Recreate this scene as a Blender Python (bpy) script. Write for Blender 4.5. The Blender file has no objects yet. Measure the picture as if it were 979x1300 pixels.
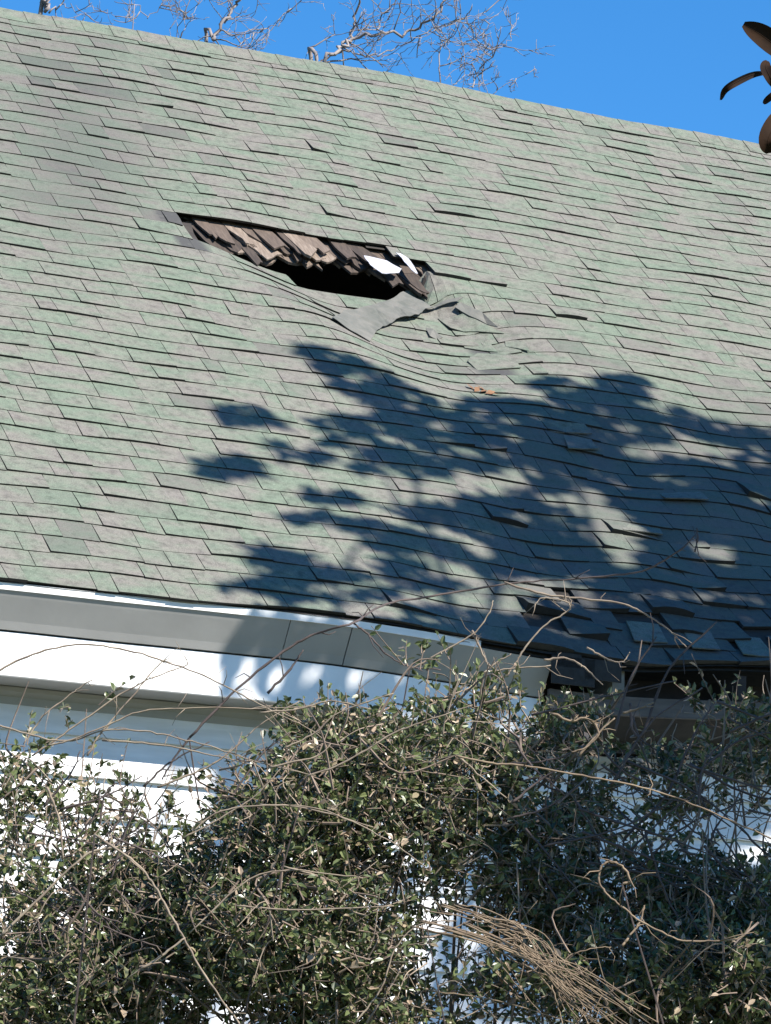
import bpy, bmesh, math, random
import numpy as np
from math import sin, cos, tan, atan2, radians, degrees, pi

random.seed(7)
RS = np.random.RandomState(11)
S = bpy.context.scene
C = S.collection

# ------------------------------------------------------------------ camera, light
PW, PH = 979.0, 1300.0
FPX = 5277.0
PITCH, ROLL = radians(13.2), radians(1.59)
CAM = np.array([0.0, 0.0, 1.6])
Fv = np.array([0, cos(PITCH), sin(PITCH)])
Uv = np.array([0, -sin(PITCH), cos(PITCH)])
Rv = np.array([1.0, 0, 0])
R2 = Rv * cos(ROLL) + Uv * sin(ROLL)
U2 = -Rv * sin(ROLL) + Uv * cos(ROLL)
cam = bpy.data.cameras.new('camera')
cam.sensor_fit = 'HORIZONTAL'
cam.sensor_width = 36.0
cam.lens = FPX / PW * 36.0
cam.clip_start = 0.1
cam.clip_end = 3000
co = bpy.data.objects.new('camera', cam)
C.objects.link(co)
from mathutils import Matrix, Vector
M = Matrix(((R2[0], U2[0], -Fv[0], CAM[0]), (R2[1], U2[1], -Fv[1], CAM[1]), (R2[2], U2[2], -Fv[2], CAM[2]), (0, 0, 0, 1)))
co.matrix_world = M
S.camera = co

SUN_EL, SUN_AZ = radians(42.2), radians(49.2)      # azimuth from -Y towards +X
SUN = np.array([sin(SUN_AZ) * cos(SUN_EL), -cos(SUN_AZ) * cos(SUN_EL), sin(SUN_EL)])
w = bpy.data.worlds.new('World')
S.world = w
w.use_nodes = True
nt = w.node_tree
nt.nodes.clear()
sky = nt.nodes.new('ShaderNodeTexSky')
sky.sky_type = 'NISHITA'
sky.sun_disc = False
sky.sun_elevation = SUN_EL
sky.sun_rotation = atan2(SUN[0], SUN[1])
sky.altitude = 600
sky.air_density = 1.0
sky.dust_density = 0.0
sky.ozone_density = 5.0
bg = nt.nodes.new('ShaderNodeBackground')
bg.inputs['Strength'].default_value = 0.096
wo = nt.nodes.new('ShaderNodeOutputWorld')
hs = nt.nodes.new('ShaderNodeHueSaturation'); hs.inputs['Saturation'].default_value = 1.27
nt.links.new(sky.outputs[0], hs.inputs['Color']); nt.links.new(hs.outputs[0], bg.inputs[0])
nt.links.new(bg.outputs[0], wo.inputs[0])
sl = bpy.data.lights.new('sun', 'SUN')
sl.energy = 5.0
sl.angle = radians(0.55)
sl.color = (1.0, 0.945, 0.86)
so = bpy.data.objects.new('sun', sl)
C.objects.link(so)
so.rotation_euler = Vector(SUN).to_track_quat('Z', 'Y').to_euler()
S.view_settings.view_transform = 'Standard'
S.view_settings.look = 'None'
S.view_settings.exposure = 1.12
S.view_settings.gamma = 1.0

# ------------------------------------------------------------------ projection helpers (photo pixels)
def proj(X):
    X = np.atleast_2d(X) - CAM
    z = X @ Fv
    return np.stack([PW / 2 + FPX * (X @ R2) / z, PH / 2 - FPX * (X @ U2) / z], 1), z
def ray(x, y):
    d = Fv + R2 * ((x - PW / 2) / FPX) - U2 * ((y - PH / 2) / FPX)
    return d / np.linalg.norm(d)
def at(x, y, Y):
    d = ray(x, y)
    return CAM + d * (Y / d[1])

# house frame
HA, RP = radians(24.17), radians(41.0)
HD, HZ = 17.43, 5.19
CO = 0.143                       # course exposure
NC = 46
VR = 46.4 * CO
HX = np.array([cos(HA), sin(HA), 0]); HY = np.array([-sin(HA), cos(HA), 0]); HZv = np.array([0, 0, 1.0])
HO = np.array([0, HD, 0.0])
SLP = np.array([0, cos(RP), sin(RP)])          # up-slope, local
NRM = np.array([0, -sin(RP), cos(RP)])
def l2w(L):
    L = np.atleast_2d(L)
    return HO + L[:, :1] * HX + L[:, 1:2] * HY + L[:, 2:3] * HZv
def w2l(W):
    W = np.atleast_2d(W) - HO
    return np.stack([W @ HX, W @ HY, W @ HZv], 1)
def sm(t):
    t = np.clip(t, 0, 1)
    return t * t * (3 - 2 * t)
TX = [100, 200, 235, 300, 380, 450, 520, 545, 600, 660, 800]
TY = [262, 276, 280, 291, 302, 317, 334, 350, 368, 385, 420]
def gdrop(X, Y):
    """how far (photo px) the tired roof has sunk at nominal position X, Y"""
    T = np.interp(X, TX, TY)
    Xc = np.interp(Y, [280, 300, 340, 400, 450, 520, 600], [205, 222, 285, 385, 440, 545, 640])
    hx = sm((X - Xc) / 120) * (1 - sm((X - 570) / 170))
    wdt = np.where(X < 530, 5.0, 5.0 + (X - 530) * 0.5)
    on = sm((Y - T - 1) / wdt)
    off = 1 - sm((Y - 405) / 135)
    g = 31 * hx * on * off
    # sag of the eave and of the ridge
    yn = 740 + 0.113 * X
    ge = np.interp(X, [-400, 0, 245, 450, 500, 600, 690, 740, 800, 900, 979, 1400], [0, 0, -3, -6, -6, 3, 12, 11, 7, 1, -6, 0])
    g = g + ge * np.exp(-np.clip(yn - Y, 0, None) / 110)
    yr = 15 + 0.18 * X
    gr = np.interp(X, [-300, 0, 200, 400, 600, 800, 979, 1400], [0, -3, -3, -6, -4, 2, 0, 0])
    g = g + gr * np.exp(-np.clip(Y - yr, 0, None) / 130)
    # general waviness, stronger in the tired lower right
    wv = 1.3 + 3.2 * sm((X - 430) / 250) * sm((Y - 430) / 150)
    g = g + wv * (np.sin(X / 61 + Y / 43) + 0.7 * np.sin(X / 27 - Y / 36 + 1.3) + .5 * np.sin(X / 130 + Y / 19 + 2))* .6
    # diagonal crease left of the hole
    return g
def roofL(u, v, h=0.0, raw=False):
    u = np.asarray(u, float); v = np.asarray(v, float); h = np.asarray(h, float) + 0 * u
    L = np.stack([u, 0 * u, 0 * u + HZ], 1) + v[:, None] * SLP
    p, z = proj(l2w(L))
    if not raw:
        L[:, 2] -= gdrop(p[:, 0], p[:, 1]) / (FPX / z) / 0.97
    return L + h[:, None] * NRM
def px2uv(x, y, h=0.0):
    """nominal (u, v) whose sunken, lifted position shows at pixel x, y"""
    X, Y = x, y
    for _ in range(25):
        o = w2l(CAM)[0]; d = w2l(CAM + ray(X, Y))[0] - o
        n = NRM; p0 = np.array([0, 0, HZ])
        t = ((p0 - o) @ n) / (d @ n)
        q = o + d * t
        u = q[0]; v = (q - p0) @ SLP
        a = proj(l2w(roofL([u], [v], h)))[0][0]
        X += (x - a[0]) * .6; Y += (y - a[1]) * .6
    return u, v
def on_plane_y(x, y, yl):
    o = w2l(CAM)[0]; d = w2l(CAM + ray(x, y))[0] - o
    return o + d * ((yl - o[1]) / d[1])
def inpoly(x, y, poly):
    r = np.zeros(len(x), bool)
    n = len(poly)
    for i in range(n):
        x1, y1 = poly[i]; x2, y2 = poly[(i + 1) % n]
        c = ((y1 > y) != (y2 > y)) & (x < (x2 - x1) * (y - y1) / ((y2 - y1) + 1e-12) + x1)
        r ^= c
    return r

# ------------------------------------------------------------------ materials
def mat(name):
    m = bpy.data.materials.new(name); m.use_nodes = True
    n = m.node_tree; b = n.nodes['Principled BSDF']
    return m, n, b
def N(n, t, **k):
    a = n.nodes.new(t)
    for i, v in k.items():
        if i in a.inputs: a.inputs[i].default_value = v
        else: setattr(a, i, v)
    return a
def ramp(n, stops):
    r = n.nodes.new('ShaderNodeValToRGB')
    e = r.color_ramp.elements
    while len(e) < len(stops): e.new(0.5)
    for i, (p, c) in enumerate(stops):
        e[i].position = p; e[i].color = (*c, 1) if len(c) == 3 else c
    return r
def simple(name, col, rough=.7, var=.25, scale=8, bump=.3, bscale=60, bdist=.004, stretch=None, second=None):
    m, n, b = mat(name)
    tc = N(n, 'ShaderNodeTexCoord')
    src = tc.outputs['Object']
    if stretch:
        mp = N(n, 'ShaderNodeMapping'); mp.inputs['Scale'].default_value = stretch
        n.links.new(src, mp.inputs[0]); src = mp.outputs[0]
    no = N(n, 'ShaderNodeTexNoise', Scale=scale, Detail=6.0)
    n.links.new(src, no.inputs['Vector'])
    c2 = second or tuple(c * (1 - var) for c in col)
    r = ramp(n, [(.3, c2), (.7, tuple(min(1, c * (1 + var * .4)) for c in col))])
    n.links.new(no.outputs[0], r.inputs[0]); n.links.new(r.outputs[0], b.inputs['Base Color'])
    b.inputs['Roughness'].default_value = rough
    if bump:
        nb = N(n, 'ShaderNodeTexNoise', Scale=bscale, Detail=4.0)
        n.links.new(src, nb.inputs['Vector'])
        bu = N(n, 'ShaderNodeBump', Strength=bump, Distance=bdist)
        n.links.new(nb.outputs[0], bu.inputs['Height']); n.links.new(bu.outputs[0], b.inputs['Normal'])
    return m

def shingle_material():
    m, n, b = mat('shingle_granules')
    tc = N(n, 'ShaderNodeTexCoord')
    at_ = N(n, 'ShaderNodeAttribute', attribute_name='tint')
    no = N(n, 'ShaderNodeTexNoise', Scale=5.0, Detail=3.0)
    mp = N(n, 'ShaderNodeMapping'); mp.inputs['Scale'].default_value = (1, 2.2, 2.2)
    n.links.new(tc.outputs['Object'], mp.inputs[0]); n.links.new(mp.outputs[0], no.inputs['Vector'])
    ma = N(n, 'ShaderNodeMath', operation='MULTIPLY_ADD')     # tint*.8 + noise
    ma.inputs[1].default_value = .50
    n.links.new(at_.outputs['Fac'], ma.inputs[0])
    n.links.new(no.outputs[0], ma.inputs[2])
    r = ramp(n, [(.46, (.146, .136, .125)), (.62, (.147, .143, .126)), (.76, (.137, .148, .122)), (.92, (.120, .147, .114))])
    n.links.new(ma.outputs[0], r.inputs[0])
    # granule speckle
    g = N(n, 'ShaderNodeTexNoise', Scale=330.0, Detail=2.0)
    n.links.new(tc.outputs['Object'], g.inputs['Vector'])
    gr = ramp(n, [(.35, (.66, .66, .66)), (.65, (1.28, 1.28, 1.28))])
    n.links.new(g.outputs[0], gr.inputs[0])
    mx = N(n, 'ShaderNodeMix', data_type='RGBA', blend_type='MULTIPLY'); mx.inputs[0].default_value = 1
    n.links.new(r.outputs[0], mx.inputs[6]); n.links.new(gr.outputs[0], mx.inputs[7])
    # wear blotches inside the tabs
    g2 = N(n, 'ShaderNodeTexNoise', Scale=26.0, Detail=5.0, Roughness=.65)
    n.links.new(tc.outputs['Object'], g2.inputs['Vector'])
    gr2 = ramp(n, [(.30, (.66, .655, .66)), (.50, (1, 1, 1)), (.72, (1.14, 1.14, 1.12))])
    n.links.new(g2.outputs[0], gr2.inputs[0])
    mx2 = N(n, 'ShaderNodeMix', data_type='RGBA', blend_type='MULTIPLY'); mx2.inputs[0].default_value = 1
    n.links.new(mx.outputs[2], mx2.inputs[6]); n.links.new(gr2.outputs[0], mx2.inputs[7])
    # stains / bare felt / painted-in lower-right shade, from attribute
    st = N(n, 'ShaderNodeAttribute', attribute_name='stain_shade')
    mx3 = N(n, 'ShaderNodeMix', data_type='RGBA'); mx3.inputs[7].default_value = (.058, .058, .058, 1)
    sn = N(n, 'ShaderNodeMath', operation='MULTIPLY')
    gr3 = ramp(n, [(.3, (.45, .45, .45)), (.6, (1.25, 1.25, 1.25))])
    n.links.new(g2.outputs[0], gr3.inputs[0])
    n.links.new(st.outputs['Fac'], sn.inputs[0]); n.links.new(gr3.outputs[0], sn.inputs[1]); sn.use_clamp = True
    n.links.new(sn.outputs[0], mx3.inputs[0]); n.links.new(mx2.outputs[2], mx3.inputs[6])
    n.links.new(mx3.outputs[2], b.inputs['Base Color'])
    b.inputs['Roughness'].default_value = .93
    b.inputs['Specular IOR Level'].default_value = .25
    bu = N(n, 'ShaderNodeBump', Strength=.35, Distance=.002)
    n.links.new(g.outputs[0], bu.inputs['Height']); n.links.new(bu.outputs[0], b.inputs['Normal'])
    return m
M_SH = shingle_material()
M_EDGE = simple('asphalt_core', (.028, .027, .026), .95, .3, 40)
M_DECK = simple('old_deck_wood', (.032, .026, .022), .9, .4, 6, stretch=(1, 6, 6))
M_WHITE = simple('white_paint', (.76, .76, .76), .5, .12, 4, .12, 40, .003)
M_TRIM = simple('shaded_white_trim', (.30, .296, .29), .55, .10, 5, .15, 30, .003)  # white trim greyed, eave shade put into the colour
M_SIDE = simple('clapboard_paint', (.70, .70, .71), .55, .14, 4, .2, 50, .003, stretch=(1, 4, 8))
M_BROWNB = simple('weathered_board', (.10, .085, .075), .85, .35, 6, .4, 40, .004, stretch=(1, 6, 6))
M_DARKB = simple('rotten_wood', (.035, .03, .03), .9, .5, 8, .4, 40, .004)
M_GREYB = simple('grey_block', (.22, .215, .2), .85, .3, 9)
M_FELT = simple('felt_sheet', (.125, .12, .108), .9, .3, 14, .5, 60, .006, second=(.085, .09, .08))
M_PLAS = simple('white_sheet', (.42, .42, .46), .45, .1, 10, .3, 20, .01)
M_BRICK = simple('foundation_brick', (.26, .12, .085), .85, .3, 10)

def shake_mat():
    m, n, b = mat('split_cedar')
    tc = N(n, 'ShaderNodeTexCoord')
    a = N(n, 'ShaderNodeAttribute', attribute_name='tint')
    mp = N(n, 'ShaderNodeMapping'); mp.inputs['Scale'].default_value = (9, 1.5, 1.5)
    n.links.new(tc.outputs['Object'], mp.inputs[0])
    no = N(n, 'ShaderNodeTexNoise', Scale=9.0, Detail=6.0)
    n.links.new(mp.outputs[0], no.inputs['Vector'])
    ad = N(n, 'ShaderNodeMath', operation='MULTIPLY_ADD'); ad.inputs[1].default_value = .55
    n.links.new(no.outputs[0], ad.inputs[0]); n.links.new(a.outputs['Fac'], ad.inputs[2])
    r = ramp(n, [(.25, (.028, .020, .016)), (.6, (.085, .062, .048)), (.85, (.15, .115, .09)), (1.0, (.23, .185, .15))])
    n.links.new(ad.outputs[0], r.inputs[0]); n.links.new(r.outputs[0], b.inputs['Base Color'])
    b.inputs['Roughness'].default_value = .85
    bu = N(n, 'ShaderNodeBump', Strength=.6, Distance=.006)
    n.links.new(no.outputs[0], bu.inputs['Height']); n.links.new(bu.outputs[0], b.inputs['Normal'])
    return m
M_SHAKE = shake_mat()

def leaf_mat(name, stops, rough=.4, trans=.25):
    m, n, b = mat(name)
    a = N(n, 'ShaderNodeAttribute', attribute_name='tint')
    r = ramp(n, stops)
    n.links.new(a.outputs['Fac'], r.inputs[0]); n.links.new(r.outputs[0], b.inputs['Base Color'])
    b.inputs['Roughness'].default_value = rough
    if trans:
        t = N(n, 'ShaderNodeBsdfTranslucent')
        n.links.new(r.outputs[0], t.inputs[0])
        mx = N(n, 'ShaderNodeMixShader'); mx.inputs[0].default_value = trans
        o = n.nodes['Material Output']
        n.links.new(b.outputs[0], mx.inputs[1]); n.links.new(t.outputs[0], mx.inputs[2]); n.links.new(mx.outputs[0], o.inputs[0])
    return m
M_LEAF = leaf_mat('small_evergreen_leaf', [(0, (.045, .06, .024)), (.45, (.10, .125, .048)), (.78, (.17, .20, .085)), (.90, (.32, .26, .17)), (1, (.40, .30, .22))], .30)
M_MAG = leaf_mat('magnolia_leaf', [(0, (.02, .035, .015)), (1, (.04, .07, .025))], .25, .05)
M_MAGB = simple('magnolia_underside', (.022, .010, .004), .8, .4, 12, second=(.009, .005, .003))
M_MAGB.node_tree.nodes['Principled BSDF'].inputs['Specular IOR Level'].default_value = .12
M_TWIG = simple('pale_twig_bark', (.25, .20, .145), .85, .35, 14, second=(.14, .105, .08))
M_TWIGD = simple('dark_twig_bark', (.075, .055, .05), .85, .4, 14)
M_STEM = simple('brown_shrub_bark', (.17, .125, .095), .85, .4, 14)
M_STRAW = simple('dry_vine_bark', (.21, .155, .10), .85, .35, 14, second=(.11, .075, .05))
M_TREE = simple('grey_tree_bark', (.25, .22, .21), .85, .35, 5, second=(.12, .10, .095))
M_DRY = simple('dry_leaf', (.17, .085, .04), .8, .3, 20)

# ------------------------------------------------------------------ mesh builder
class MB:
    def __init__(s):
        s.v = []; s.f = []; s.m = []; s.t = []; s.s = []; s.n = 0
    def add(s, V, F, m=0, tint=0.0, stain_shade=0.0):
        V = np.asarray(V, float).reshape(-1, 3)
        b = s.n
        s.v.append(V); s.n += len(V)
        for f in F: s.f.append([i + b for i in f])
        s.m += [m] * len(F) if isinstance(m, int) else list(m)
        s.t.append(np.zeros(len(V)) + tint); s.s.append(np.zeros(len(V)) + stain_shade)
    def tube(s, P, r, sides=5, m=0, tint=0.0):
        P = np.asarray(P, float); n = len(P)
        r = np.zeros(n) + r
        T = np.gradient(P, axis=0); T /= (np.linalg.norm(T, axis=1)[:, None] + 1e-9)
        a = np.array([0.31, 0.22, 0.93]) if abs(T[0][2]) < .85 else np.array([.93, .3, .2])
        V = []
        for i in range(n):
            x = a - T[i] * (a @ T[i]); x /= np.linalg.norm(x) + 1e-9
            a = x
            y = np.cross(T[i], x)
            for k in range(sides):
                q = 2 * pi * k / sides
                V.append(P[i] + r[i] * (x * cos(q) + y * sin(q)))
        F = []
        for i in range(n - 1):
            for k in range(sides):
                k2 = (k + 1) % sides
                F.append((i * sides + k, i * sides + k2, (i + 1) * sides + k2, (i + 1) * sides + k))
        F.append(tuple(range(sides))[::-1]); F.append(tuple((n - 1) * sides + k for k in range(sides)))
        s.add(V, F, m, tint)
    def box(s, a, b, m=0, tint=0.0, fn=None):
        x0, y0, z0 = a; x1, y1, z1 = b
        V = np.array([(x0, y0, z0), (x1, y0, z0), (x1, y1, z0), (x0, y1, z0), (x0, y0, z1), (x1, y0, z1), (x1, y1, z1), (x0, y1, z1)], float)
        if fn is not None: V = fn(V)
        s.add(V, [(0, 3, 2, 1), (4, 5, 6, 7), (0, 1, 5, 4), (1, 2, 6, 5), (2, 3, 7, 6), (3, 0, 4, 7)], m, tint)
    def build(s, name, mats, parent=None, smooth=False, loc=None):
        V = np.concatenate(s.v)
        if loc is not None: V = V - np.asarray(loc)
        me = bpy.data.meshes.new(name)
        me.from_pydata(V.tolist(), [], s.f)
        for m in (mats if isinstance(mats, (list, tuple)) else [mats]): me.materials.append(m)
        me.polygons.foreach_set('material_index', np.array(s.m, dtype=np.int32))
        if smooth: me.polygons.foreach_set('use_smooth', np.ones(len(s.f), dtype=bool))
        for nm, arr in (('tint', s.t), ('stain_shade', s.s)):
            at_ = me.attributes.new(nm, 'FLOAT', 'POINT')
            at_.data.foreach_set('value', np.concatenate(arr).astype(np.float32))
        me.update()
        o = bpy.data.objects.new(name, me)
        C.objects.link(o)
        if parent is not None: o.parent = parent
        return o
def empty(name, loc, label, cat, rz=0, group=None):
    o = bpy.data.objects.new(name, None); C.objects.link(o)
    o.location = tuple(loc); o.rotation_euler = (0, 0, rz); o['label'] = label; o['category'] = cat
    if group: o['group'] = group
    return o
def smooth_path(P, k=6):
    P = np.asarray(P, float)
    if len(P) < 3: 
        return np.array([P[0] + (P[-1] - P[0]) * t for t in np.linspace(0, 1, k)])
    Q = np.vstack([2 * P[0] - P[1], P, 2 * P[-1] - P[-2]])
    out = []
    for i in range(1, len(Q) - 2):
        for t in np.linspace(0, 1, k, endpoint=False):
            a, b, c, d = Q[i - 1], Q[i], Q[i + 1], Q[i + 2]
            out.append(.5 * (2 * b + (c - a) * t + (2 * a - 5 * b + 4 * c - d) * t * t + (3 * b - a - 3 * c + d) * t ** 3))
    out.append(P[-1])
    return np.array(out)

# ------------------------------------------------------------------ ground
g = MB()
gx = np.linspace(-600, 600, 61); gy = np.linspace(-300, 1200, 61)
V = [(x, y, 0.0) for y in gy for x in gx]
F = [(j * 61 + i, j * 61 + i + 1, (j + 1) * 61 + i + 1, (j + 1) * 61 + i) for j in range(60) for i in range(60)]
g.add(V, F)
go = g.build('ground', simple('winter_lawn', (.09, .10, .045), .95, .4, 1.5, .6, 30, .02))
go['kind'] = 'structure'

# ------------------------------------------------------------------ house
house = empty('house', HO, 'white clapboard house with a sagging green shingle roof torn open by a hole', 'house', HA)
UL, UR = -5.5, 7.0
RUN = VR * cos(RP); RISE = VR * sin(RP)

HOLE = [(228, 277), (300, 288), (380, 298), (440, 308), (470, 315), (520, 329), (546, 349), (520, 352), (500, 354), (490, 353), (430, 348), (370, 329), (310, 306), (262, 300), (246, 296)]
BARE = [(212, 281, 24, 8), (236, 312, 22, 8), (330, 402, 0, 0), (700, 773, 14, 7), (610, 425, 16, 9), (628, 458, 18, 8), (760, 690, 0, 0), (505, 800, 0, 0)]
BARE = [b for b in BARE if b[2]]
def eavemiss(X, Y):
    """tabs lost along the rotten eave"""
    return (X > 690) & (Y > 782)

def shingles(front=True):
    mb = MB()
    rnd = random.Random(3 if front else 5)
    for k in range(0, NC + 1):
        v0 = k * CO
        ph = rnd.random() * 6
        u = UL - rnd.random() * .3
        lift_next = 0
        while u < UR:
            wd = rnd.choice([.09, .13, .16, .19, .21, .23, .26, .30]) * rnd.uniform(.9, 1.1)
            u1 = min(u + wd, UR + .02)
            if u1 - u < .04: break
            ns = max(2, int(wd / .05)) if front else 1
            uu = np.linspace(u + .0016, u1 - .0016, ns + 1)
            w_ = 0.006 * np.sin(uu * 2.1 + ph) + 0.005 * np.sin(uu * 5.3 + 2 * ph) + rnd.uniform(-.005, .005)
            hw = .0025 * np.sin(uu * 9.1 + 3 * ph + k) 
            h0 = rnd.choice([.006, .0075, .0085, .010, .0125])
            lift = 0
            # nominal pixel of the tab
            if front:
                Lc = np.stack([uu, 0 * uu, 0 * uu + HZ], 1) + (v0 + CO / 2) * SLP
                pc, _ = proj(l2w(Lc))
                X, Y = pc[len(pc) // 2]
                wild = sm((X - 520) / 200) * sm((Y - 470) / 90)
                near = math.exp(-((X - 620) / 70) ** 2 - ((Y - 400) / 45) ** 2)
                if rnd.random() < .012 + .16 * wild + .35 * near: lift = rnd.uniform(.006, .016 + .014 * wild)
                lowr = X > 690 and k < 5
                if lowr: lift += rnd.uniform(0, .02)
                if X > 700 and k in (1, 2, 3) and rnd.random() < .30: u = u1; continue
                
            slope = rnd.uniform(-.5, .5)
            t_ = np.linspace(-1, 1, ns + 1)
            hb = h0 + hw + lift * (.5 + .5 * np.sign(slope) * t_ if abs(slope) > .2 else 1 - t_ * t_ * .4)
            vb = v0 + w_ + (rnd.uniform(-.012, .004) if lift else 0)
            if front and k < 4 and X > 700: vb = vb + rnd.uniform(-.03, .02)
            tint = rnd.random()
            c0 = 0.62 if rnd.random() < .5 else 0.0
            # laminated tabs: tint slides along the tab
            tt = np.clip(.25 + .5 * tint + rnd.uniform(-.25, .25) * t_, 0, 1)
            if front:
                stn_shade = .60 * np.exp(-((pc[:, 0] - 95) / 95) ** 2 - ((pc[:, 1] - 215) / 85) ** 2) + .3 * np.exp(-((pc[:, 0] - 60) / 160) ** 2 - ((pc[:, 1] - 90) / 80) ** 2)
                stn_shade = stn_shade * rnd.uniform(.6, 1.0) + (rnd.uniform(.1, .35) if rnd.random() < .06 else 0)
                stn_shade = stn_shade + (.35 * wild)  # weathering plus tree shade painted into the lower-right tabs
                if X > 690 and Y > 745: stn_shade = stn_shade + .35
                for bx, by, brx, bry in BARE:
                    stn_shade = np.maximum(stn_shade, 1.1 * (((pc[:, 0] - bx) / brx) ** 2 + ((pc[:, 1] - by) / bry) ** 2 < 1))
            else:
                stn_shade = 0 * uu
            n1 = ns + 1
            if front:
                A = roofL(uu, vb + .006, -.004); B = roofL(uu, vb, hb); D = roofL(uu, vb + CO * .45, hb * .7 + .0005)
                E = roofL(uu, np.full(n1, min(v0 + CO * 1.0, VR - .01)), .003 + lift * .15); G = roofL(uu, np.full(n1, min(v0 + CO * 1.3, VR)), -.004)
                keep = ~(inpoly(pc[:, 0], pc[:, 1], HOLE))
                kseg = keep[:-1] & keep[1:]
            else:
                def back(u_, v_, h_):
                    L = np.stack([u_, 0 * u_, 0 * u_], 1)
                    L[:, 1] = 2 * RUN - v_ * cos(RP) + h_ * sin(RP); L[:, 2] = HZ + v_ * sin(RP) + h_ * cos(RP)
                    return L
                A = back(uu, vb + .006, 0 * uu - .004); B = back(uu, vb, hb); D = back(uu, vb + CO * .45, hb * .7)
                E = back(uu, 0 * uu + min(v0 + CO, VR - .01), 0 * uu + .003); G = back(uu, 0 * uu + min(v0 + CO * 1.3, VR), 0 * uu - .004)
                kseg = np.ones(ns, bool)
            V = np.concatenate([A, B, D, E, G])
            F = []; mi = []
            for i in range(ns):
                if not kseg[i]: continue
                for r_ in range(4):
                    a = r_ * n1 + i
                    F.append((a, a + 1, a + 1 + n1, a + n1)); mi.append(1 if r_ == 0 else 0)
                if i == 0 or not kseg[i - 1]:
                    F.append((i, n1 + i, 2 * n1 + i, 3 * n1 + i, 4 * n1 + i)); mi.append(1)
                if i == ns - 1 or not kseg[i + 1]:
                    j = i + 1
                    F.append((j, 4 * n1 + j, 3 * n1 + j, 2 * n1 + j, n1 + j)); mi.append(1)
            if F:
                mb.add(V, F, mi, np.tile(tt, 5), np.tile(stn_shade, 5))
            u = u1
    return mb
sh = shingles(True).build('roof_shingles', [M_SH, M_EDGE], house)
sb = shingles(False).build('rear_roof_shingles', [M_SH, M_EDGE], house)

# deck under the shingles, with the same hole
def deck():
    mb = MB()
    nu, nv = int((UR - UL) / .05), int(VR / .05)
    uu = np.linspace(UL, UR, nu + 1); vv = np.linspace(0.0, VR, nv + 1)
    U, Vv = np.meshgrid(uu, vv)
    T = roofL(U.ravel(), Vv.ravel(), -.012); B = roofL(U.ravel(), Vv.ravel(), -.035)
    P, _ = proj(l2w(roofL(U.ravel(), Vv.ravel(), 0, raw=True)))
    HB = [(232, 272), (300, 283), (380, 295), (450, 309), (520, 326), (545, 343), (500, 352), (490, 351), (430, 344), (370, 325), (310, 304), (262, 298)]
    keep = ~inpoly(P[:, 0], P[:, 1], HB)
    n1 = nu + 1; off = len(T)
    F = []
    for j in range(nv):
        for i in range(nu):
            a = j * n1 + i
            c = (a, a + 1, a + 1 + n1, a + n1)
            if all(keep[list(c)]):
                F.append(c); F.append(tuple(x + off for x in c[::-1]))
    mb.add(np.concatenate([T, B]), F)
    # rear slope
    q = [(UL, 2 * RUN, HZ), (UR, 2 * RUN, HZ), (UR, RUN, HZ + RISE), (UL, RUN, HZ + RISE)]
    q = np.array(q) - np.array([0, 0, .015])
    mb.add(q, [(0, 1, 2, 3)])
    return mb
deck().build('roof_deck', M_DECK, house)

# ridge cap
rc = MB()
u = UL
rr = random.Random(9)
while u < UR:
    l = .17; e = u + l * 1.35
    hh = .010 + rr.uniform(0, .002)
    us = np.array([u, (u + e) / 2, e])
    hs = np.array([hh, hh * .8, .007])
    V = []
    for dv, extra in ((-.14, 0), (-.05, .004), (0, .006)):
        V.append(roofL(us, np.zeros(3) + VR + dv + rr.uniform(-.002, .002), hs + extra))
    top = V[2]
    bk = []
    for dv, extra in ((.05, .004), (.14, 0)):
        L = top.copy(); L[:, 1] += dv * cos(RP); L[:, 2] -= dv * sin(RP); bk.append(L)
    base = V[0] - NRM * .009
    rows = [base] + V + bk
    n = 3
    A = np.concatenate(rows)
    F = []; mi = []
    for r_ in range(len(rows) - 1):
        for i in range(2):
            a = r_ * 3 + i
            F.append((a, a + 1, a + 4, a + 3)); mi.append(1 if r_ == 0 else 0)
    A2 = A.copy(); 
    rc.add(A, F, mi, rr.uniform(.35, .7), 0)
    # end lip
    lip = [rows[r_][0] for r_ in range(1, len(rows))]
    low = [p - np.array([0, 0, .006]) for p in lip]
    V2 = np.array(lip + low); m_ = len(lip)
    rc.add(V2, [(i, i + 1, m_ + i + 1, m_ + i) for i in range(m_ - 1)], 1)
    u += l
rc.build('ridge_cap', [M_SH, M_EDGE], house)

# cornice along the sagging eave
def eave_dz(u):
    u = np.asarray(u, float)
    # the timber cornice follows the sag more stiffly than the shingles do
    acc = 0
    for q in np.linspace(-.45, .45, 9):
        acc = acc + roofL(u + q, 0 * u)[:, 2] - HZ
    return acc / 9
UC = on_plane_y(697, 850, .05)[0]
def strip(prof, u0, u1, n=90, closed=True, seams=None):
    mb = MB()
    uu = np.linspace(u0, u1, n)
    dz = eave_dz(uu)
    P = np.array(prof); k = len(P)
    V = np.array([(u_, y_, HZ + z_ + d) for u_, d in zip(uu, dz) for y_, z_ in P])
    F = []
    for i in range(n - 1):
        for j in range(k if closed else k - 1):
            j2 = (j + 1) % k
            F.append((i * k + j, (i + 1) * k + j, (i + 1) * k + j2, i * k + j2))
    F.append(tuple(range(k))); F.append(tuple((n - 1) * k + j for j in range(k))[::-1])
    mb.add(V, F)
    return mb
strip([(.010, -.006), (.013, -.036), (.030, -.036), (.030, -.006)], UL, UC - .35).build('drip_edge', M_WHITE, house)
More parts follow.
